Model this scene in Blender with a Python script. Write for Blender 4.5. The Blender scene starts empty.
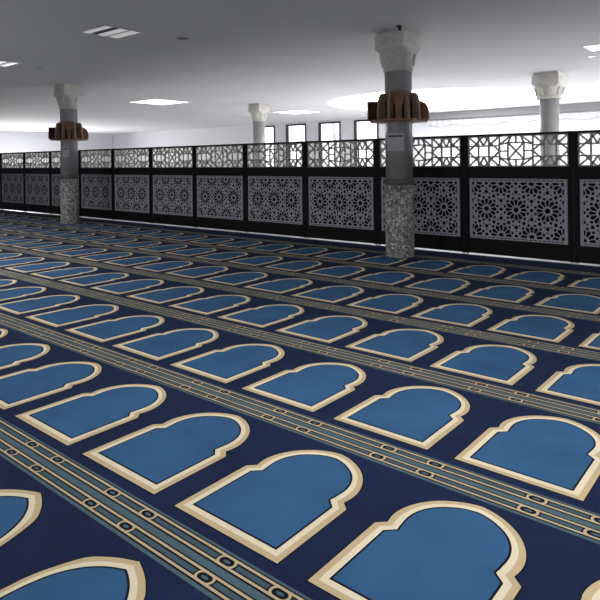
import bpy, bmesh, math, random
from mathutils import Matrix, Vector
random.seed(4)
C = bpy.context.scene.collection
PI = math.pi

# ------------------------------------------------------------------ helpers
def lin(c):
    out = []
    for v in c:
        v /= 255.0
        out.append(v/12.92 if v <= 0.04045 else ((v+0.055)/1.055)**2.4)
    return (*out, 1.0)

def mat(name, rgb, rough=0.6, spec=0.3, noise=None, bump=None, emit=0.0, emit_rgb=None, metal=0.0):
    """rgb in sRGB 0-255; noise=(scale, amount, detail); bump=(scale, strength)."""
    m = bpy.data.materials.new(name); m.use_nodes = True
    nt = m.node_tree; b = nt.nodes['Principled BSDF']
    b.inputs['Base Color'].default_value = lin(rgb)
    b.inputs['Roughness'].default_value = rough
    b.inputs['Specular IOR Level'].default_value = spec
    b.inputs['Metallic'].default_value = metal
    if emit:
        b.inputs['Emission Color'].default_value = lin(emit_rgb or rgb)
        b.inputs['Emission Strength'].default_value = emit
    tc = None
    if noise or bump:
        tc = nt.nodes.new('ShaderNodeTexCoord')
    if noise:
        n = nt.nodes.new('ShaderNodeTexNoise'); n.inputs['Scale'].default_value = noise[0]
        n.inputs['Detail'].default_value = noise[2]
        nt.links.new(tc.outputs['Object'], n.inputs['Vector'])
        r = nt.nodes.new('ShaderNodeValToRGB')
        l = lin(rgb); a = noise[1]
        r.color_ramp.elements[0].position = .3; r.color_ramp.elements[1].position = .7
        r.color_ramp.elements[0].color = (*[v*(1-a) for v in l[:3]], 1)
        r.color_ramp.elements[1].color = (*[min(1, v*(1+a)) for v in l[:3]], 1)
        nt.links.new(n.outputs['Fac'], r.inputs['Fac'])
        nt.links.new(r.outputs['Color'], b.inputs['Base Color'])
    if bump:
        n2 = nt.nodes.new('ShaderNodeTexNoise'); n2.inputs['Scale'].default_value = bump[0]
        n2.inputs['Detail'].default_value = 3
        nt.links.new(tc.outputs['Object'], n2.inputs['Vector'])
        bp = nt.nodes.new('ShaderNodeBump'); bp.inputs['Strength'].default_value = bump[1]
        bp.inputs['Distance'].default_value = .01
        nt.links.new(n2.outputs['Fac'], bp.inputs['Height'])
        nt.links.new(bp.outputs['Normal'], b.inputs['Normal'])
    return m

def obj(name, bm, mats, parent=None, smooth=False, loc=None):
    me = bpy.data.meshes.new(name); bm.to_mesh(me); bm.free()
    if not isinstance(mats, (list, tuple)): mats = [mats]
    for m in mats: me.materials.append(m)
    if smooth:
        for p in me.polygons: p.use_smooth = True
    o = bpy.data.objects.new(name, me); C.objects.link(o)
    if parent: o.parent = parent
    if loc: o.location = loc
    return o

def thing(name, label, cat, loc=(0, 0, 0), rz=0, group=None, kind=None):
    o = bpy.data.objects.new(name, None); C.objects.link(o)
    o.empty_display_size = .1
    o.location = loc; o.rotation_euler = (0, 0, rz)
    o['label'] = label; o['category'] = cat
    if group: o['group'] = group
    if kind: o['kind'] = kind
    return o

def tag(o, label=None, cat=None, group=None, kind=None):
    if label: o['label'] = label
    if cat: o['category'] = cat
    if group: o['group'] = group
    if kind: o['kind'] = kind
    return o

def copy_tree(root):
    r = root.copy(); C.objects.link(r)
    for ch in list(root.children):
        c = ch.copy(); C.objects.link(c); c.parent = r
        for g in list(ch.children):
            d = g.copy(); C.objects.link(d); d.parent = c
    return r

def box(bm, x0, x1, y0, y1, z0, z1, mi=0, M=None, bev=0):
    vs = [bm.verts.new((x, y, z)) for z in (z0, z1) for y in (y0, y1) for x in (x0, x1)]
    fs = []
    for q in ((0, 2, 3, 1), (4, 5, 7, 6), (0, 1, 5, 4), (2, 6, 7, 3), (0, 4, 6, 2), (1, 3, 7, 5)):
        f = bm.faces.new([vs[i] for i in q]); f.material_index = mi; fs.append(f)
    if bev:
        es = list({e for f in fs for e in f.edges})
        r = bmesh.ops.bevel(bm, geom=es, offset=bev, segments=2, affect='EDGES', profile=.5)
        for f in r['faces']: f.material_index = mi
    if M:
        bmesh.ops.transform(bm, matrix=M, verts=[v for v in vs if v.is_valid])
    return vs

def lathe(bm, prof, seg=40, mi=0, cap=True, mod=None):
    """prof: list of (r,z). mod(i, ang) -> radius factor."""
    rings = []
    for i, (r, z) in enumerate(prof):
        ring = []
        for k in range(seg):
            a = 2*PI*k/seg
            rr = r*(mod(i, a) if mod else 1)
            ring.append(bm.verts.new((rr*math.cos(a), rr*math.sin(a), z)))
        rings.append(ring)
    for a, b in zip(rings, rings[1:]):
        for k in range(seg):
            f = bm.faces.new((a[k], a[(k+1) % seg], b[(k+1) % seg], b[k])); f.material_index = mi; f.smooth = True
    if cap:
        f = bm.faces.new(list(reversed(rings[0]))); f.material_index = mi
        f = bm.faces.new(rings[-1]); f.material_index = mi
    return rings

def poly(bm, pts, z, mi):
    f = bm.faces.new([bm.verts.new((x, y, z)) for x, y in pts]); f.material_index = mi
    if f.normal.z < 0: f.normal_flip()
    f.normal_update()
    if f.normal.z < 0: f.normal_flip()
    return f

def bar(bm, p, q, w, y0, y1, mi=0):
    """flat bar in the XZ plane between 2D points p and q, y0..y1 thick."""
    p, q = Vector(p), Vector(q); d = (q-p).normalized(); n = Vector((-d.y, d.x))*w/2
    c = [p+n, p-n, q-n, q+n]
    a = [bm.verts.new((v.x, y0, v.y)) for v in c]; b = [bm.verts.new((v.x, y1, v.y)) for v in c]
    fs = [bm.faces.new(a), bm.faces.new(list(reversed(b)))]
    for i in range(4):
        fs.append(bm.faces.new((a[i], b[i], b[(i+1) % 4], a[(i+1) % 4])))
    for f in fs: f.material_index = mi

# ------------------------------------------------------------------ camera
cd = bpy.data.cameras.new('camera'); cam = bpy.data.objects.new('camera', cd); C.objects.link(cam)
F, CY, YAW, ROLL, EYE = 601.56, 160.77, .6938, -.012, 1.5
fwd = Vector((-math.sin(YAW), math.cos(YAW), 0)); r0 = Vector((math.cos(YAW), math.sin(YAW), 0)); u0 = Vector((0, 0, 1))
right = math.cos(ROLL)*r0+math.sin(ROLL)*u0; up = -math.sin(ROLL)*r0+math.cos(ROLL)*u0
M = Matrix((right, up, -fwd)).transposed().to_4x4(); M.translation = (0, 0, EYE)
cam.matrix_world = M
cd.sensor_width = 36; cd.sensor_fit = 'HORIZONTAL'; cd.lens = 36*F/600
cd.shift_y = -(300-CY)/600; cd.clip_end = 200; cd.clip_start = .05
bpy.context.scene.camera = cam

# ------------------------------------------------------------------ materials
m_ceil = mat('ceiling_paint', (226, 226, 227), .9, .1, noise=(.35, .03, 2))
m_wall = mat('wall_paint', (216, 217, 221), .85, .15, noise=(.6, .02, 2))
m_floor = mat('pale_tile', (224, 224, 226), .45, .3, noise=(1.2, .05, 3))
m_black = mat('black_painted_metal', (13, 13, 15), .55, .3, noise=(40, .2, 2))
m_lat = mat('grey_lattice', (214, 210, 200), .6, .3, noise=(30, .08, 2))
m_grille = mat('pierced_grey_panel', (190, 190, 200), .6, .3, noise=(20, .08, 2))
m_pierce = mat('grille_hole_dark', (20, 21, 28), .8, .1)  # flat dark shapes stand for holes over the black backing
m_foot = mat('bright_foot', (225, 225, 225), .4, .5)
m_shaft = mat('grey_column_paint', (172, 171, 171), .3, .5, noise=(3, .08, 3))
m_cap = mat('stone_capital', (226, 223, 216), .8, .2, noise=(9, .10, 4), bump=(30, .3))
m_cheek = mat('faded_wood', (160, 136, 120), .6, .2, noise=(6, .15, 4))
m_wood = mat('brown_wood', (158, 114, 86), .5, .3, noise=(6, .25, 4))
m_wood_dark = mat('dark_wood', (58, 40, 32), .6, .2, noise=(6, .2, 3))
m_paper = mat('notice_paper', (214, 215, 220), .7, .2)
m_ink = mat('notice_ink', (66, 66, 72), .8, .1)
m_frame = mat('window_frame_black', (32, 34, 40), .5, .3)
m_lightbody = mat('fixture_white', (215, 215, 212), .5, .3)

# mosaic of broken stone chips on the lower columns
def mosaic():
    m = bpy.data.materials.new('stone_chip_mosaic'); m.use_nodes = True
    nt = m.node_tree; b = nt.nodes['Principled BSDF']; b.inputs['Roughness'].default_value = .6
    tc = nt.nodes.new('ShaderNodeTexCoord')
    v = nt.nodes.new('ShaderNodeTexVoronoi'); v.inputs['Scale'].default_value = 26
    v2 = nt.nodes.new('ShaderNodeTexVoronoi'); v2.feature = 'DISTANCE_TO_EDGE'; v2.inputs['Scale'].default_value = 26
    mp = nt.nodes.new('ShaderNodeMapping'); mp.inputs['Scale'].default_value = (1, 1, .8)
    nt.links.new(tc.outputs['Object'], mp.inputs['Vector'])
    for q in (v, v2): nt.links.new(mp.outputs['Vector'], q.inputs['Vector'])
    bw = nt.nodes.new('ShaderNodeSeparateColor'); nt.links.new(v.outputs['Color'], bw.inputs['Color'])
    r = nt.nodes.new('ShaderNodeValToRGB')
    e = r.color_ramp.elements
    e[0].position = 0; e[0].color = lin((118, 116, 112)); e[1].position = 1; e[1].color = lin((240, 238, 232))
    k = e.new(.5); k.color = lin((190, 188, 182))
    nt.links.new(bw.outputs['Red'], r.inputs['Fac'])
    lt = nt.nodes.new('ShaderNodeMath'); lt.operation = 'LESS_THAN'; lt.inputs[1].default_value = .06
    nt.links.new(v2.outputs['Distance'], lt.inputs[0])
    mx = nt.nodes.new('ShaderNodeMix'); mx.data_type = 'RGBA'
    nt.links.new(lt.outputs[0], mx.inputs['Factor']); nt.links.new(r.outputs['Color'], mx.inputs['A'])
    mx.inputs['B'].default_value = lin((96, 94, 92))
    nt.links.new(mx.outputs['Result'], b.inputs['Base Color'])
    return m
m_mosaic = mosaic()

# ------------------------------------------------------------------ carpet
# two-scale pile: broad brushed patches plus fine tufts
def pile(name, rgb, a=.10):
    m = mat(name, rgb, .95, .04, noise=(2.6, a, 5), bump=(220, .5))
    b = m.node_tree.nodes['Principled BSDF']
    b.inputs['Sheen Weight'].default_value = .03; b.inputs['Sheen Roughness'].default_value = .6
    b.inputs['Sheen Tint'].default_value = (.75, .85, .85, 1)
    return m
c_navy = pile('navy_pile', (29, 42, 75), .16)
c_blue = pile('blue_pile', (58, 101, 145), .14)
c_tan = pile('tan_pile', (212, 191, 153), .05)
c_cream = pile('cream_pile', (244, 233, 206), .05)
c_dark = pile('outline_pile', (22, 24, 38), .05)
c_band = pile('steel_band_pile', (84, 108, 122), .10)
c_bandin = pile('dull_band_pile', (76, 98, 112), .10)
c_line = pile('gold_line_pile', (204, 187, 152), .05)
NAVY, BLUE, TAN, CREAM, DARK, BAND, BANDIN, LINE = range(8)

Y0, RP, A0, AP = 1.659, 1.141, -3.617, .754
CX, CYA = .302, .55

def arc(r_of, a0, a1, n):
    return [(CX+r_of(a0+(a1-a0)*i/n)*math.cos(math.radians(a0+(a1-a0)*i/n)),
             CYA+r_of(a0+(a1-a0)*i/n)*math.sin(math.radians(a0+(a1-a0)*i/n))) for i in range(n+1)]

def mirror(left):
    return left + [(2*CX-x, y) for x, y in reversed(left[:-1])]

def outline(outer=True):
    if outer:
        pts = [(0, 0), (0, .444)]
        ro = lambda a: .272 - .010*math.sin(math.radians(2*(a-90)))*(1 if a < 180 else 0) + .004*max(0, 1-(a-90)/25)
        pts += arc(ro, 194.8, 90, 18)
    else:
        pts = [(.055, .055), (.055, .420)]
        ri = lambda a: .2145 + .010*max(0, (a-190)/14) + .010*max(0, 1-(a-90)/30)
        pts += arc(ri, 204, 90, 18)
    return mirror(pts)

def outline_pointed(outer=True):
    if outer:
        L = [(.035, 0), (.035, .40), (.044, .424), (.051, .516), (.073, .60), (.119, .708), (.180, .763), (.238, .797), (.302, .824)]
    else:
        L = [(.085, .055), (.085, .39), (.083, .418), (.092, .51), (.113, .59), (.156, .664), (.204, .713), (.252, .745), (.302, .768)]
    def dense(L):
        o = L[:2]
        P = L[1:]
        for i in range(1, len(P)-1):
            p0, p1, p2 = P[i-1], P[i], P[i+1]
            p3 = P[i+2] if i+2 < len(P) else p2
            for k in range(4):
                t = k/4
                o.append(tuple(.5*((2*p1[j])+(-p0[j]+p2[j])*t+(2*p0[j]-5*p1[j]+4*p2[j]-p3[j])*t*t+(-p0[j]+3*p1[j]-3*p2[j]+p3[j])*t**3) for j in (0, 1)))
        o.append(P[-1]); return o
    return mirror(dense(L))

def offset(pts, d):
    """push a clockwise polygon outwards by d (negative shrinks)."""
    n = len(pts); out = []
    for i in range(n):
        p, q, r = Vector(pts[i-1]), Vector(pts[i]), Vector(pts[(i+1) % n])
        a = (q-p).normalized(); b = (r-q).normalized()
        na = Vector((-a.y, a.x)); nb = Vector((-b.y, b.x))
        m = (na+nb)
        m = m.normalized() if m.length > 1e-6 else na
        k = 1/max(.5, m.dot(na))
        out.append(tuple(q+m*d*k))
    return out

def arch_layers(o, i):
    mid = [((a[0]+b[0])/2, (a[1]+b[1])/2) for a, b in zip(o, i)]
    return [(offset(o, .006), DARK), (o, TAN), (mid, CREAM), (i, DARK), (offset(i, -.009), BLUE)]
ROUND = arch_layers(outline(True), outline(False))
POINT = arch_layers(outline_pointed(True), outline_pointed(False))

def stadium(x0, x1, yc, h, n=8):
    """centre line of an elongated link"""
    pts = []
    for k in range(n+1):
        a = PI/2+PI*k/n; pts.append((x0+h+h*math.cos(a), yc+h*math.sin(a)))
    for k in range(n+1):
        a = -PI/2+PI*k/n; pts.append((x1-h+h*math.cos(a), yc+h*math.sin(a)))
    return pts

def ring(bm, pts, w, z, mi):
    a = offset(pts, w/2); b = offset(pts, -w/2); n = len(pts)
    A = [bm.verts.new((x, y, z)) for x, y in a]; B = [bm.verts.new((x, y, z)) for x, y in b]
    for k in range(n):
        f = bm.faces.new((A[k], B[k], B[(k+1) % n], A[(k+1) % n])); f.material_index = mi
        f.normal_update()
        if f.normal.z < 0: f.normal_flip()

bm = bmesh.new()
CT = -.002           # pile top
XL, XR, YB, YF = -27.0, 3.4, -.9, 8.97
# slab: front and sides so it has a real edge
box(bm, XL, XR, YB, YF, -.0115, CT, NAVY)
step = .0005
rows = {-1: (-.118, POINT), 0: (0, ROUND), 1: (.008, ROUND), 2: (.026, ROUND), 3: (-.018, ROUND), 4: (0, ROUND), 5: (0, ROUND)}
for r, (dx, shape) in rows.items():
    yb = Y0+r*RP
    for c in range(-30, 9):
        xb = A0+c*AP+dx-(.0045*c if r == 0 else 0)
        if xb < XL+.1 or xb+.62 > XR: continue
        for li, (pts, mi) in enumerate(shape):
            poly(bm, [(xb+x, yb+y) for x, y in pts], CT+step*(li+1), mi)
for r in range(-1, 7):
    yb = Y0+r*RP
    poly(bm, [(XL, yb-.275), (XR, yb-.275), (XR, yb-.062), (XL, yb-.062)], CT+step, BAND)
    for yc in (-.1115, -.2205):
        poly(bm, [(XL, yb+yc-.0245), (XR, yb+yc-.0245), (XR, yb+yc+.0245), (XL, yb+yc+.0245)], CT+step*2, BANDIN)
    dx = rows.get(r, (0,))[0] if r >= 0 else 0
    for c in range(-31, 10):
        for yc in (-.1115, -.2205):
            for kx in (.442, .708):
                kx += A0+c*AP+dx
                if XL+.1 < kx < XR-.1:
                    poly(bm, [(kx+.034*math.cos(2*PI*q/12), yb+yc+.019*math.sin(2*PI*q/12)) for q in range(12)], CT+step*2.5, DARK)
                    poly(bm, [(kx+.018*math.cos(2*PI*q/12), yb+yc+.008*math.sin(2*PI*q/12)) for q in range(12)], CT+step*3.8, BAND)
            for lvl, (xa, xe) in enumerate(((.442-.040, .708+.040), (.708-.040, .442+AP+.040))):
                xa += A0+c*AP+dx; xe += A0+c*AP+dx
                if xa < XL or xe > XR: continue
                p = stadium(xa, xe, yb+yc, .0245)
                ring(bm, p, .026, CT+step*(3+.5*lvl), DARK)
                ring(bm, p, .0115, CT+step*(4+.5*lvl), LINE)
carpet = obj('carpet', bm, [c_navy, c_blue, c_tan, c_cream, c_dark, c_band, c_bandin, c_line])
tag(carpet, 'wall-to-wall navy prayer carpet with rows of cream-edged blue arches', 'carpet', kind='thing')

# ------------------------------------------------------------------ room shell
H = 3.45
RX0, RX1, RY0, RY1 = -36.0, 6.0, -6.0, 23.3
def struct(name, bm, m, **k):
    o = obj(name, bm, m, **k); o['kind'] = 'structure'; return o
bm = bmesh.new(); box(bm, RX0, RX1, RY0, RY1, -.15, -.012); struct('floor', bm, m_floor)

# ceiling with a round skylight opening
SKX, SKY, SKR = -9.35, 18.75, 3.85
bm = bmesh.new()
N = 72
inner = [bm.verts.new((SKX+SKR*math.cos(2*PI*k/N), SKY+SKR*math.sin(2*PI*k/N), H)) for k in range(N)]
outer = []
for k in range(N):
    a = 2*PI*k/N; dx, dy = math.cos(a), math.sin(a); hs = 4.3
    t = hs/max(abs(dx), abs(dy)); outer.append(bm.verts.new((SKX+dx*t, SKY+dy*t, H)))
for k in range(N): bm.faces.new((inner[k], inner[(k+1) % N], outer[(k+1) % N], outer[k]))
x0, x1, y0, y1 = SKX-4.3, SKX+4.3, SKY-4.3, SKY+4.3
def rect(a, b, c, d): bm.faces.new([bm.verts.new(v) for v in ((a, c, H), (b, c, H), (b, d, H), (a, d, H))])
rect(RX0, x0, RY0, RY1); rect(x1, RX1, RY0, RY1); rect(x0, x1, RY0, y0); rect(x0, x1, y1, RY1)
# drum of the skylight
topv = [bm.verts.new((v.co.x, v.co.y, H+.35)) for v in inner]
for k in range(N): bm.faces.new((inner[k], topv[k], topv[(k+1) % N], inner[(k+1) % N]))
bmesh.ops.remove_doubles(bm, verts=bm.verts, dist=1e-4)
for f in bm.faces:
    f.normal_update()
    if f.normal.z > .5: f.normal_flip()
struct('ceiling', bm, m_ceil)
m_dome = mat('skylight_glow', (250, 250, 250), .6, .1, emit=SKYL if (SKYL := 3.5) else 0)
bm = bmesh.new()
lathe(bm, [(SKR, 0), (SKR*.92, .35), (SKR*.7, .7), (SKR*.4, .95), (.02, 1.05)], 72, cap=False)
sk = obj('skylight', bm, m_dome, loc=(SKX, SKY, H+.352))
tag(sk, 'large round glowing white skylight dome in the ceiling behind the lattice screen', 'skylight', kind='thing')

# walls
bm = bmesh.new(); box(bm, RX0-.2, RX0, RY0, RY1, -.012, H+.2); struct('wall_left', bm, m_wall)
bm = bmesh.new(); box(bm, RX1, RX1+.2, RY0, RY1, -.012, H+.2); struct('wall_right', bm, m_wall)
bm = bmesh.new(); box(bm, RX0-.2, RX1+.2, RY0-.2, RY0, -.012, H+.2); struct('wall_back', bm, m_wall)

# far wall with window openings
WY = RY1
WSP, WW, WZ0, WZ1 = 2.115, 1.33, .9, 3.36
wins = []
wx = -20.18+.0
for k in range(-1, 3):
    a = -20.28+WSP*k; wins.append((a, a+WW))
bm = bmesh.new()
edges = [RX0-.2]+[v for w in wins for v in w]+[RX1+.2]
for k in range(0, len(edges), 2):
    box(bm, edges[k], edges[k+1], WY, WY+.22, -.012, H+.2)
for a, b in wins:
    box(bm, a, b, WY, WY+.22, -.012, WZ0); box(bm, a, b, WY, WY+.22, WZ1, H+.2)
struct('wall_far', bm, m_wall)
m_glass = bpy.data.materials.new('window_glass'); m_glass.use_nodes = True
nt = m_glass.node_tree; nt.nodes.clear()
o_ = nt.nodes.new('ShaderNodeOutputMaterial'); t_ = nt.nodes.new('ShaderNodeBsdfTransparent'); g_ = nt.nodes.new('ShaderNodeBsdfGlossy')
g_.inputs['Roughness'].default_value = .05; mx = nt.nodes.new('ShaderNodeMixShader'); mx.inputs[0].default_value = .06
nt.links.new(t_.outputs[0], mx.inputs[1]); nt.links.new(g_.outputs[0], mx.inputs[2]); nt.links.new(mx.outputs[0], o_.inputs[0])
for i, (a, b) in enumerate(wins):
    bm = bmesh.new(); f = .075
    box(bm, a, a+f, WY-.03, WY+.12, WZ0, WZ1); box(bm, b-f, b, WY-.03, WY+.12, WZ0, WZ1)
    box(bm, a+f, b-f, WY-.03, WY+.12, WZ1-f, WZ1); box(bm, a+f, b-f, WY-.03, WY+.12, WZ0, WZ0+f)
    w = struct('window_%d' % (i+1), bm, m_frame)
    bm = bmesh.new(); box(bm, a+f, b-f, WY+.06, WY+.07, WZ0+f, WZ1-f)
    obj('pane', bm, m_glass, w)

# grey beam under the ceiling along the far wall, right part
bm = bmesh.new(); box(bm, -12.6, RX1, WY-.35, WY, 3.17, H-.005)
struct('trim_1', bm, mat('beam_paint', (135, 136, 138), .8, .2))
# scalloped valance
bm = bmesh.new()
n = 150
xa, xb = -12.2, -3.0
top = [bm.verts.new((xa+(xb-xa)*k/n, WY-.12+.02*math.sin(k*1.3), 3.12)) for k in range(n+1)]
bot = [bm.verts.new((xa+(xb-xa)*k/n, WY-.12+.03*math.sin(k*1.3), 2.97-.10*abs(math.sin(PI*(xa+(xb-xa)*k/n)/1.1)))) for k in range(n+1)]
for k in range(n): bm.faces.new((top[k], bot[k], bot[k+1], top[k+1]))
v = obj('valance', bm, mat('valance_fabric', (222, 222, 226), .9, .1), smooth=True)
tag(v, 'pale scalloped fabric valance under the grey beam on far wall', 'valance')

# bare trees outside the windows
m_bark = mat('washed_out_bark', (205, 204, 200), .9, .1, noise=(6, .1, 3))  # light grey colour imitates branches washed out by overexposure
def tree(x, y, seed, label):
    rnd = random.Random(seed); bm = bmesh.new()
    def limb(p, d, r, L, depth):
        n = 4; prev = None; pos = Vector(p); dd = Vector(d)
        for i in range(n+1):
            rr = r*(1-.5*i/n)
            ax = dd.orthogonal().normalized(); ay = dd.cross(ax).normalized()
            cur = [bm.verts.new(pos+ax*rr*math.cos(2*PI*k/6)+ay*rr*math.sin(2*PI*k/6)) for k in range(6)]
            if prev:
                for k in range(6): bm.faces.new((prev[k], prev[(k+1) % 6], cur[(k+1) % 6], cur[k]))
            prev = cur
            if i < n:
                pos = pos+dd*L/n; dd = (dd+Vector((rnd.uniform(-.18, .18), rnd.uniform(-.18, .18), rnd.uniform(-.02, .15)))).normalized()
                if depth < 3 and i >= 1:
                    e = (dd+Vector((rnd.uniform(-.9, .9), rnd.uniform(-.9, .9), rnd.uniform(.0, .5)))).normalized()
                    limb(pos, e, rr*.6, L*.6, depth+1)
    limb((0, 0, 0), (0, 0, 1), .13, 3.0, 0)
    o = obj('bare_tree', bm, m_bark, loc=(x, y, -.1)); tag(o, label, 'tree', 'bare trees outside the far windows')
tree(-21.6, 26.2, 3, 'pale bare tree outside the second dark-framed far window')
tree(-19.1, 26.0, 8, 'pale bare tree outside the third dark-framed far window')
bm = bmesh.new(); box(bm, -60, 40, WY+.22, 60, -.2, -.1); struct('ground', bm, mat('pale_paving', (200, 200, 196), .9, .1, noise=(1, .08, 3)))

# ------------------------------------------------------------------ lattice screen
SY, SX0, SP, SH = 8.936, -20.22, 1.616, 1.872
TH = .05
# shared meshes are made once in the first bay and reused
def rosette_shapes():
    """dark holes of the lower grille in panel coordinates (0..1.45, 0..0.929)."""
    W, Hh = 1.45, .929
    x0, x1, z0, z1 = .045, W-.045, .055, Hh-.055
    P = (x1-x0)/3.0
    holes = []
    def inside(pts): return all(x0 <= x <= x1 and z0 <= z <= z1 for x, z in pts)
    def clip(pts):
        # Sutherland-Hodgman against the inner rectangle
        for ax, lim, sg in ((0, x0, 1), (0, x1, -1), (1, z0, 1), (1, z1, -1)):
            out = []
            for i in range(len(pts)):
                a, b = pts[i-1], pts[i]
                ia, ib = sg*(a[ax]-lim) >= 0, sg*(b[ax]-lim) >= 0
                if ia != ib:
                    t = (lim-a[ax])/(b[ax]-a[ax]); out.append((a[0]+(b[0]-a[0])*t, a[1]+(b[1]-a[1])*t))
                if ib: out.append(b)
            pts = out
            if len(pts) < 3: return None
        return pts
    cz = (z0+z1)/2; V = P*.866
    cents = []
    for j in (-1, 0, 1):
        for i in range(-1, 5):
            cents.append((x0+P*(i+.5+(.5 if j else 0)), cz+j*V))
    def add(pts):
        q = clip(pts)
        if q: holes.append(q)
    for cx, cz_ in cents:
        # central boss
        add([(cx+P*.085*math.cos(2*PI*k/12), cz_+P*.085*math.sin(2*PI*k/12)) for k in range(12)])
        for k in range(12):
            a = 2*PI*k/12+PI/12*0
            def pt(r, t): return (cx+P*(r*math.cos(a)-t*math.sin(a)), cz_+P*(r*math.sin(a)+t*math.cos(a)))
            add([pt(.135, 0), pt(.18, .033), pt(.30, .062), pt(.36, 0), pt(.30, -.062), pt(.18, -.033)])
        for k in range(12):
            a = 2*PI*(k+.5)/12
            def pt(r, t): return (cx+P*(r*math.cos(a)-t*math.sin(a)), cz_+P*(r*math.sin(a)+t*math.cos(a)))
            add([pt(.335, 0), pt(.39, .06), pt(.445, 0), pt(.39, -.06)])
    # hexagons and triangles between rosettes
    done = set()
    for i, (ax, az) in enumerate(cents):
        for (bx, bz) in cents[i+1:]:
            if abs(math.hypot(ax-bx, az-bz)-P) < P*.05:
                mx, mz = (ax+bx)/2, (az+bz)/2
                add([(mx+P*.064*math.cos(2*PI*k/6), mz+P*.064*math.sin(2*PI*k/6)) for k in range(6)])
        for s in (1, -1):
            mx, mz = ax, az+s*P*.577
            key = (round(mx, 3), round(mz, 3))
            if key in done: continue
            done.add(key)
            add([(mx+P*.068*math.cos(2*PI*k/6+.5), mz+P*.068*math.sin(2*PI*k/6+.5)) for k in range(6)])
            for k in range(3):
                a = PI/2*s+2*PI*k/3
                ox, oz = mx+P*.12*math.cos(a), mz+P*.12*math.sin(a)
                add([(ox+P*.035*math.cos(2*PI*q/4), oz+P*.035*math.sin(2*PI*q/4)) for q in range(4)])
    # narrow border slots
    for k in range(22):
        xx = .04+k*(W-.08)/22
        for zz in (.022, Hh-.034):
            holes.append([(xx+.006, zz), (xx+.048, zz), (xx+.048, zz+.012), (xx+.006, zz+.012)])
    return holes

def make_bay():
    t = thing('screen_panel', '', 'screen', (0, SY, 0), 0, 'black lattice screen bays')
    # stiles
    for x in (.003, SP-.063):
        bm = bmesh.new(); box(bm, x, x+.06, -TH/2, TH/2, .03, SH, bev=.003)
        st = obj('stile', bm, m_black, t)
        bm = bmesh.new(); lathe(bm, [(.026, 0), (.026, .008), (.011, .012), (.011, .0265)], 12)
        tag(obj('foot', bm, m_foot, st, loc=(x+.03, 0, CT+.0055)), 'bright levelling foot')
    a, b = .063, SP-.063
    bm = bmesh.new(); box(bm, a, b, -TH/2, TH/2, SH-.03, SH, bev=.003); obj('top_rail', bm, m_black, t)
    bm = bmesh.new(); box(bm, a, b, -TH/2, TH/2, 1.195, 1.375, bev=.003); obj('middle_rail', bm, m_black, t)
    bm = bmesh.new(); box(bm, a, b, -TH/2, TH/2, .035, .272, bev=.003); obj('bottom_board', bm, m_black, t)
    # backing and pierced panel
    bm = bmesh.new(); box(bm, a, b, -.004, .014, .272, 1.195); obj('backing', bm, m_black, t)
    px, pz = (SP-1.45)/2, .268
    bm = bmesh.new(); box(bm, px, px+1.45, -.022, -.0045, pz, pz+.929, 0, bev=.002)
    for h in rosette_shapes():
        f = bm.faces.new([bm.verts.new((px+x, -.0228, pz+z)) for x, z in h]); f.material_index = 1
        f.normal_update()
        if f.normal.y > 0: f.normal_flip()
    tag(obj('pierced_panel', bm, [m_grille, m_pierce], t), 'grey pierced panel of twelve-petal rosettes')
    # open lattice
    bm = bmesh.new()
    z0, z1 = 1.375, SH-.03; h = z1-z0; W = b-a; cell = W/3; w = .024; y0, y1 = -.014, .014
    def L(p, q, k=1.0): bar(bm, p, q, w*k, y0, y1)
    zc = (z0+z1)/2
    def star(cx):
        s = .083; hx, hz = cell/2, h/2
        sx = s
        for d in (-1, 1):
            L((cx+d*sx, z0), (cx+d*sx, z1)); L((cx-hx, zc+d*s), (cx+hx, zc+d*s))
        # big diamond (rotated square) and corner diagonals
        D = [(cx-hx, zc), (cx, zc+hz), (cx+hx, zc), (cx, zc-hz)]
        for i in range(4): L(D[i-1], D[i])
        for ex in (-1, 1):
            for ez in (-1, 1):
                L((cx+ex*hx, zc+ez*hz), (cx+ex*sx*.98, zc+ez*s*.98))
                L((cx+ex*sx, zc+ez*hz), (cx+ex*hx*.0, zc+ez*s*1.02))
    def cross(cx):
        s = h*.27; sx = cell*.24; hx, hz = cell/2, h/2
        Q = [(cx-sx, zc-s), (cx-sx, zc+s), (cx+sx, zc+s), (cx+sx, zc-s)]
        for i in range(4): L(Q[i-1], Q[i])
        L(Q[0], Q[2]); L(Q[1], Q[3])
        L((cx, zc+s), (cx, z1)); L((cx, zc-s), (cx, z0)); L((cx-sx, zc), (cx-hx, zc)); L((cx+sx, zc), (cx+hx, zc))
        for ex in (-1, 1):
            L((cx+ex*hx, z0), (cx+ex*hx, z1))
            for ez in (-1, 1):
                L((cx+ex*sx, zc+ez*s), (cx+ex*hx, zc+ez*hz*.42)); L((cx+ex*sx, zc+ez*s), (cx+ex*sx*.55, zc+ez*hz))
                L((cx+ex*hx, zc+ez*hz*.42), (cx+ex*sx*.55, zc+ez*hz))
    star(a+cell/2); cross(a+1.5*cell); star(a+2.5*cell)
    # thin edging
    L((a, z0+.006), (b, z0+.006)); L((a, z1-.006), (b, z1-.006)); L((a+.006, z0), (a+.006, z1)); L((b-.006, z0), (b-.006, z1))
    tag(obj('open_lattice', bm, m_lat, t), 'grey open lattice of stars and crosses')
    return t

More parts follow.
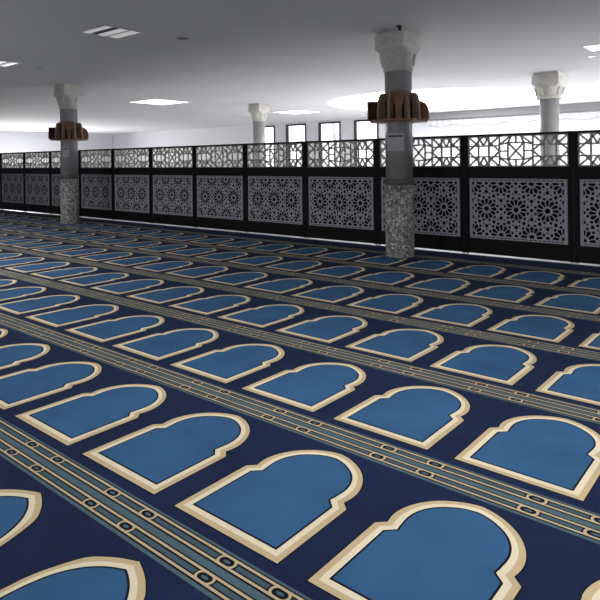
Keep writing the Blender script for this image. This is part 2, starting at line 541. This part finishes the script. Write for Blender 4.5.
bay0 = make_bay()
bay_labels = {
 -1: 'black lattice screen panel cut by the left edge of the photo',
 0: 'black lattice screen panel second from left, smallest whole one in sight',
 1: 'black lattice screen panel just left of the panel half hidden by the far brown-shelved column',
 2: 'black lattice screen panel partly hidden by the far brown-shelved column',
 3: 'black lattice screen panel first to the right of the far brown-shelved column',
 4: 'black lattice screen panel second to the right of the far brown-shelved column',
 5: 'black lattice screen panel third to the right of the far brown-shelved column',
 6: 'black lattice screen panel left of the one below the small pale back column',
 7: 'black lattice screen panel below the small pale back column and first dark-framed windows',
 8: 'black lattice screen panel just left of the near column, below the last two dark-framed windows',
 9: 'black lattice screen panel partly hidden by the near column with the notice',
 10: 'black lattice screen panel, largest whole one, under the pale right-hand back column',
 11: 'black lattice screen panel cut by the right edge of the photo',
}
for k in range(-1, 12):
    t = bay0 if k == -1 else copy_tree(bay0)
    t.location = (SX0+SP*k, SY, 0); t['label'] = bay_labels[k]

# ------------------------------------------------------------------ columns
def make_column(label, loc, mosaic_on=True):
    t = thing('column', label, 'column', loc, 0, 'round columns with square capitals', kind='thing')
    bm = bmesh.new(); lathe(bm, [(.208, 1.16), (.208, 2.90)], 48); obj('shaft', bm, m_shaft, t)
    bm = bmesh.new(); lathe(bm, [(.218, CT+.0055), (.220, .03), (.220, 1.12)], 48); obj('mosaic_sleeve', bm, m_mosaic, t)
    bm = bmesh.new(); lathe(bm, [(.222, 1.115), (.228, 1.125), (.228, 1.19), (.208, 1.205)], 48)
    tag(obj('collar', bm, mat_collar, t), 'darker grey collar above the mosaic')
    # capital: ring, leafy bell blending from round to square, square block
    bm = bmesh.new()
    lathe(bm, [(.212, 2.85), (.228, 2.86), (.228, 2.90), (.212, 2.91)], 48)
    seg = 64; S = .255; rings = []
    prof = [(0, 2.905, .218), (.03, 2.98, .228), (.08, 3.06, .235), (.22, 3.11, .24), (.6, 3.155, .245), (1, 3.19, .255)]
    for q, z, r in prof:
        ring_ = []
        for k in range(seg):
            a = 2*PI*k/seg
            sq = 1/max(abs(math.cos(a)), abs(math.sin(a)))
            flute = 1+.045*(abs(math.cos(4*a))-.5)*(1-q)*(1 if z > 2.91 else .2)
            rr = r*((1-q)*flute+q*sq)
            ring_.append(bm.verts.new((rr*math.cos(a), rr*math.sin(a), z)))
        rings.append(ring_)
    for A, B in zip(rings, rings[1:]):
        for k in range(seg): bm.faces.new((A[k], A[(k+1) % seg], B[(k+1) % seg], B[k]))
    bm.faces.new(list(reversed(rings[0]))); bm.faces.new(rings[-1])
    cap = obj('capital', bm, m_cap, t)
    # leaves standing on the bell
    bm = bmesh.new()
    for k in range(8):
        a = 2*PI*k/8+PI/8
        pts = [(-.05, 2.93), (-.055, 3.03), (-.035, 3.10), (0, 3.125), (.035, 3.10), (.055, 3.03), (.05, 2.93)]
        rr = [.228, .238, .262, .275, .262, .238, .228]
        def P(x, z, r): return (r*math.cos(a)-x*math.sin(a), r*math.sin(a)+x*math.cos(a), z)
        f1 = [bm.verts.new(P(x, z, r+.018)) for (x, z), r in zip(pts, rr)]
        b1 = [bm.verts.new(P(x*1.1, z, r-.03)) for (x, z), r in zip(pts, rr)]
        bm.faces.new(f1)
        for i in range(len(pts)): bm.faces.new((f1[i-1], f1[i], b1[i], b1[i-1]))
    bmesh.ops.recalc_face_normals(bm, faces=bm.faces)
    obj('leaf_band', bm, m_cap, cap)
    bm = bmesh.new(); box(bm, -S, S, -S, S, 3.19, 3.40, bev=.008); box(bm, -S+.02, S-.02, -S+.02, S-.02, 3.395, H-.001)
    # shallow mouldings on the block faces
    for sgn in (-1, 1):
        box(bm, -S+.05, S-.05, sgn*S-.006, sgn*S+.006, 3.36, 3.38); box(bm, sgn*S-.006, sgn*S+.006, -S+.05, S-.05, 3.36, 3.38)
        for q in (-.12, .12):
            box(bm, q-.03, q+.03, sgn*S-.006, sgn*S+.006, 3.25, 3.31); box(bm, sgn*S-.006, sgn*S+.006, q-.03, q+.03, 3.25, 3.31)
    obj('abacus', bm, m_cap, cap)
    return t
mat_collar = mat('collar_grey', (110, 110, 112), .6, .3)
NEAR = (-4.78, 8.15); FAR = (-14.06, 7.88)
col1 = make_column('large grey column in front of the screen with a mosaic base and brown shelf ring', (*NEAR, 0))
col1['label'] = 'nearest grey round column, speckled mosaic base, standing before the screen at right of centre'
for lab, p in (('grey round column with mosaic base standing before the screen at far left', FAR),
               ('pale round column with white capital behind the screen, right of the skylight', (-4.44, 14.36)),
               ('small pale column behind the screen, beside the dark-framed windows', (-14.2, 14.9))):
    c = copy_tree(col1); c.location = (*p, 0); c['label'] = lab
    if 'skylight' in lab:
        for ch in c.children:
            if ch.name.startswith('capital'): ch.scale = (1.18, 1.18, 1)

# ------------------------------------------------------------------ ring shelves
def make_shelf(label, p, rz):
    t = thing('book_shelf', label, 'shelf', (*p, 2.08), rz, 'brown shelf rings around the columns')
    # image-left is local -X, the viewer is on local -Y
    bm = bmesh.new()
    pts = []
    R = .47
    for k in range(8): pts.append((R*math.cos(PI/8+2*PI*k/8)*1.0, R*math.sin(PI/8+2*PI*k/8)))
    hole = [(.206*math.cos(PI/8+2*PI*k/8)/.924, .206*math.sin(PI/8+2*PI*k/8)/.924) for k in range(8)]
    for z, fl in ((0, 1), (.03, 0)):
        pass
    vo = [[bm.verts.new((x, y, z)) for x, y in pts] for z in (0, .03)]
    vi = [[bm.verts.new((x, y, z)) for x, y in hole] for z in (0, .03)]
    for k in range(8):
        j = (k+1) % 8
        bm.faces.new((vo[0][j], vo[0][k], vi[0][k], vi[0][j])); bm.faces.new((vo[1][k], vo[1][j], vi[1][j], vi[1][k]))
        bm.faces.new((vo[0][k], vo[0][j], vo[1][j], vo[1][k])); bm.faces.new((vi[0][j], vi[0][k], vi[1][k], vi[1][j]))
    obj('base_plate', bm, m_wood, t)
    bm = bmesh.new(); n = 32
    A = [[bm.verts.new((r*math.cos(2*PI*k/n), r*math.sin(2*PI*k/n), z)) for k in range(n)] for r, z in ((.207, .03), (.228, .03), (.228, .40), (.207, .40))]
    for a in range(4):
        B, D = A[a], A[(a+1) % 4]
        for k in range(n): bm.faces.new((B[k], B[(k+1) % n], D[(k+1) % n], D[k]))
    bmesh.ops.recalc_face_normals(bm, faces=bm.faces)
    tag(obj('collar', bm, m_wood, t), 'reddish brown band around the shaft')
    # radial dividers: tall cheeks towards the hall, low round-shouldered ones at the sides
    cheek = [(.225, .03), (.40, .03), (.40, .16), (.385, .30), (.35, .40), (.31, .43), (.225, .43)]
    low = [(.225, .03), (.47, .03), (.47, .13), (.455, .21), (.42, .27), (.36, .31), (.225, .32)]
    for ang, prof, mt in ((-14, low, m_wood), (14, low, m_wood), (-38, cheek, m_cheek), (-68, cheek, m_cheek), (-112, cheek, m_cheek), (-142, cheek, m_cheek), (60, low, m_wood), (120, low, m_wood), (90, low, m_wood)):
        a = math.radians(ang); bm = bmesh.new()
        th = .022
        f = [bm.verts.new((r*math.cos(a)+th*math.sin(a), r*math.sin(a)-th*math.cos(a), z)) for r, z in prof]
        g = [bm.verts.new((r*math.cos(a)-th*math.sin(a), r*math.sin(a)+th*math.cos(a), z)) for r, z in prof]
        bm.faces.new(f); bm.faces.new(list(reversed(g)))
        for i in range(len(prof)): bm.faces.new((f[i-1], g[i-1], g[i], f[i]))
        bmesh.ops.recalc_face_normals(bm, faces=bm.faces)
        obj('divider', bm, mt, t)
    # dark sheets at the backs of the compartments
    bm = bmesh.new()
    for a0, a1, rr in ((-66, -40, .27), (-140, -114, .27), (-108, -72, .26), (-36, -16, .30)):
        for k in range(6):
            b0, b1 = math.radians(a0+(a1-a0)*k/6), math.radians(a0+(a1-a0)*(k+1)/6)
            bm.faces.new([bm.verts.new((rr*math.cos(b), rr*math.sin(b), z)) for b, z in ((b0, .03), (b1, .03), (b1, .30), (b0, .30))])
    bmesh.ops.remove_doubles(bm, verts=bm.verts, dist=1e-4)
    tag(obj('slot_backs', bm, m_wood_dark, t), 'dark sheets inside the compartments')
    # tall tongue-shaped panel facing the prayer hall
    bm = bmesh.new()
    prof = [(-.045, .03), (.045, .03), (.05, .24), (.08, .30), (.13, .36), (.155, .43), (.10, .455), (0, .46), (-.10, .455), (-.155, .43), (-.13, .36), (-.08, .30), (-.05, .24)]
    def yy(x): return -math.sqrt(max(.0, .31**2-x*x))
    f = [bm.verts.new((x, yy(x), z)) for x, z in prof]; g = [bm.verts.new((x, yy(x)+.02, z)) for x, z in prof]
    bm.faces.new(f); bm.faces.new(list(reversed(g)))
    for i in range(len(prof)): bm.faces.new((f[i-1], g[i-1], g[i], f[i]))
    bmesh.ops.recalc_face_normals(bm, faces=bm.faces)
    tag(obj('front_panel', bm, m_wood, t), 'red-brown tongue-shaped front panel')
    # square compartment on the left side
    bm = bmesh.new(); d = .12
    box(bm, -.47, -.20, -d-.016, -d, .03, .31); box(bm, -.47, -.20, d, d+.016, .03, .31)
    box(bm, -.47, -.20, -d, d, .294, .31); box(bm, -.47, -.454, -d, d, .03, .294)
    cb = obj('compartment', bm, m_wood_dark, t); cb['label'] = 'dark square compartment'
    bm = bmesh.new()
    for x in (-.47, -.215): box(bm, x-.004, x+.012, -d-.022, -d-.014, .03, .31)
    box(bm, -.474, -.203, -d-.022, -d-.014, .298, .314)
    obj('edging', bm, m_wood, cb)
    return t
make_shelf('brown wooden shelf ring with dark compartments round the nearest column', NEAR, math.radians(30.5))
make_shelf('brown wooden shelf ring with dark compartments round the far left column', FAR, math.radians(60.8))

# ------------------------------------------------------------------ paper notices on the shafts
def notice(label, p, az, w, z0, z1, dx=0):
    bm = bmesh.new(); n = 8; r = .2102; half = w/2/r
    grid = []
    for z in (z0, z1):
        grid.append([bm.verts.new((r*math.cos(az+dx-half+2*half*k/n), r*math.sin(az+dx-half+2*half*k/n), z)) for k in range(n+1)])
    for k in range(n): bm.faces.new((grid[0][k], grid[0][k+1], grid[1][k+1], grid[1][k]))
    def strip(a0, a1, za, zb):
        r2 = r+.0012
        g = [[bm.verts.new((r2*math.cos(az+dx-half+2*half*(a0+(a1-a0)*k/6)), r2*math.sin(az+dx-half+2*half*(a0+(a1-a0)*k/6)), z)) for k in range(7)] for z in (za, zb)]
        for k in range(6):
            f = bm.faces.new((g[0][k], g[0][k+1], g[1][k+1], g[1][k])); f.material_index = 1
    hh = z1-z0
    strip(.12, .92, z1-hh*.22, z1-hh*.13)
    o = obj('paper_notice', bm, [m_paper, m_ink], loc=(p[0], p[1], 0))
    tag(o, label, 'notice')
vd1 = math.atan2(-math.cos(math.radians(30.5)), math.sin(math.radians(30.5)))
vd2 = math.atan2(-math.cos(math.radians(60.8)), math.sin(math.radians(60.8)))
notice('grey paper notice with dark heading taped to the nearest column shaft', NEAR, vd1, .30, 1.635, 1.905, dx=-.33)
notice('small paper notice taped to the far left column shaft', FAR, vd2, .16, 1.66, 1.90, dx=-.40)

# ------------------------------------------------------------------ ceiling fixtures
def troffer(label, cx, cy, s, strips, emit):
    t = thing('ceiling_light', label, 'light', (cx, cy, H), 0, 'recessed ceiling lights')
    h = s/2
    bm = bmesh.new()
    for a in ((-h, h, -h, -h+.02), (-h, h, h-.02, h), (-h, -h+.02, -h+.02, h-.02), (h-.02, h, -h+.02, h-.02)):
        box(bm, *a, -.012, -.001)
    obj('frame', bm, m_lightbody, t)
    if strips:
        bm = bmesh.new(); box(bm, -h+.02, h-.02, -h+.02, h-.02, -.004, -.001)
        tag(obj('tray', bm, m_tray, t), 'dark grey tray')
        for y0_, y1_ in ((-h+.03, -h+.15), (-h+.27, -h+.42), (-h+.46, h-.03)):
            bm = bmesh.new()
            n = 8
            for k in range(n):
                a0, a1 = PI*k/n, PI*(k+1)/n
                ya, yb = (y0_+y1_)/2-math.cos(a0)*(y1_-y0_)/2, (y0_+y1_)/2-math.cos(a1)*(y1_-y0_)/2
                za, zb = -.005-.012*math.sin(a0), -.005-.012*math.sin(a1)
                bm.faces.new([bm.verts.new(v) for v in ((-h+.02, ya, za), (h-.02, ya, za), (h-.02, yb, zb), (-h+.02, yb, zb))])
            obj('reflector', bm, emit, t)
    else:
        bm = bmesh.new(); box(bm, -h+.02, h-.02, -h+.02, h-.02, -.009, -.002); obj('diffuser', bm, emit, t)
    return t
m_tray = mat('tray_grey', (95, 95, 92), .6, .3)
m_refl = mat('dim_reflector', (210, 210, 208), .4, .4, emit=.50)
m_diff = mat('lit_diffuser', (250, 250, 250), .5, .2, emit=2.2)
troffer('recessed square ceiling light with white reflector strips, nearest to the camera', -7.83, 5.10, .66, True, m_refl)
troffer('recessed ceiling light cut by the left edge of the photo', -11.80, 5.15, .66, True, m_refl)
troffer('glowing white square ceiling light over the screen left of centre', -15.85, 12.0, 1.42, False, m_diff)
troffer('glowing white ceiling light above the dark-framed windows', -15.45, 18.4, 1.40, False, m_diff)
troffer('glowing ceiling light cut by the right edge of the photo', -2.60, 11.6, .66, False, m_diff)

def downlight(label, cx, cy, r, m_in):
    t = thing('ceiling_spot', label, 'downlight', (cx, cy, H), 0, 'small round ceiling fittings')
    bm = bmesh.new(); n = 28
    prof = [(r, -.001), (r*.97, -.012), (r*.78, -.014), (r*.74, -.002)]
    lathe(bm, prof, n, cap=False); bmesh.ops.recalc_face_normals(bm, faces=bm.faces); obj('trim_ring', bm, m_lightbody, t)
    bm = bmesh.new(); lathe(bm, [(.01, -.003), (r*.74, -.004)], n, cap=False)
    bmesh.ops.recalc_face_normals(bm, faces=bm.faces)
    obj('lens', bm, m_in, t)
m_lens_off = mat('unlit_lens', (52, 50, 50), .4, .4)
downlight('small unlit round downlight to the right of the nearest strip light', -7.43, 6.10, .14, m_lens_off)
downlight('small unlit round downlight above and left of the far left column', -11.90, 6.05, .12, m_lens_off)
downlight('small glowing downlight near the right edge above the back column', -3.08, 12.55, .10, m_diff)

# dark bracket on the ceiling just in front of the near column
bm = bmesh.new(); box(bm, -.035, .035, -.03, .03, -.02, -.001, bev=.004); box(bm, .0, .03, -.02, .02, -.075, -.02, bev=.004)
br = obj('ceiling_bracket', bm, mat('bracket_black', (24, 24, 26), .5, .3), loc=(-4.47, 7.66, H))
tag(br, 'tiny dark bracket on the ceiling just above the nearest column capital', 'bracket')

# ------------------------------------------------------------------ light
w = bpy.data.worlds.new('sky'); bpy.context.scene.world = w; w.use_nodes = True
bg = w.node_tree.nodes['Background']; bg.inputs['Color'].default_value = (.93, .96, 1, 1); bg.inputs['Strength'].default_value = 2.6

def area(name, loc, rot, sx, sy, power, col=(1, 1, 1), spread=180):
    d = bpy.data.lights.new(name, 'AREA'); d.shape = 'RECTANGLE'; d.size = sx; d.size_y = sy; d.energy = power
    d.color = col; d.spread = math.radians(spread)
    o = bpy.data.objects.new(name, d); C.objects.link(o); o.location = loc; o.rotation_euler = rot
    return o
# added unseen lamps at the windowless back wall: assumed daylight falling onto the carpet
for i, x in enumerate((-14, -7, 0)):
    area('added_back_light', (x, -5.8, 2.4), (math.radians(50), 0, 0), 3.0, 1.6, 55, (1, .97, .92), 120)
# unseen lamps over and behind the photographer; left pair added to brighten mid-left carpet
for x, y, p in ((-2.0, 3.0, 34), (.8, 1.2, 34), (-2.6, -2.4, 14), (1.4, 3.8, 52), (-5.2, 1.6, 22), (-9.5, 2.2, 95), (-14.5, 2.4, 95)):
    area('unseen_overhead_lamp', (x, y, H-.03), (0, 0, 0), 1.2, 1.2, p, (1, .97, .93), 150)
# added unseen lamps at far left, brightening the zone beyond the screen
for x, y in ((-35.6, 13.0), (-35.6, 17.0)):
    area('side_fill_light', (x, y, 1.6), (math.radians(88), 0, math.radians(-88)), 2.0, 1.6, 340, (1, .99, .98), 150)
for y in (14.0, 19.0):  # right-hand pair, also added, lights the far floor and evens the ceiling
    area('side_fill_light', (RX1-.3, y, 1.8), (math.radians(72), 0, math.radians(58)), 2.0, 1.6, 420, (1, .99, .98), 110)
sc = bpy.context.scene
sc.view_settings.view_transform = 'Standard'
sc.view_settings.look = 'None'
sc.view_settings.exposure = 0
sc.cycles.use_denoising = True
sc.cycles.max_bounces = 8
sc.cycles.diffuse_bounces = 5
sc.cycles.sample_clamp_indirect = 6
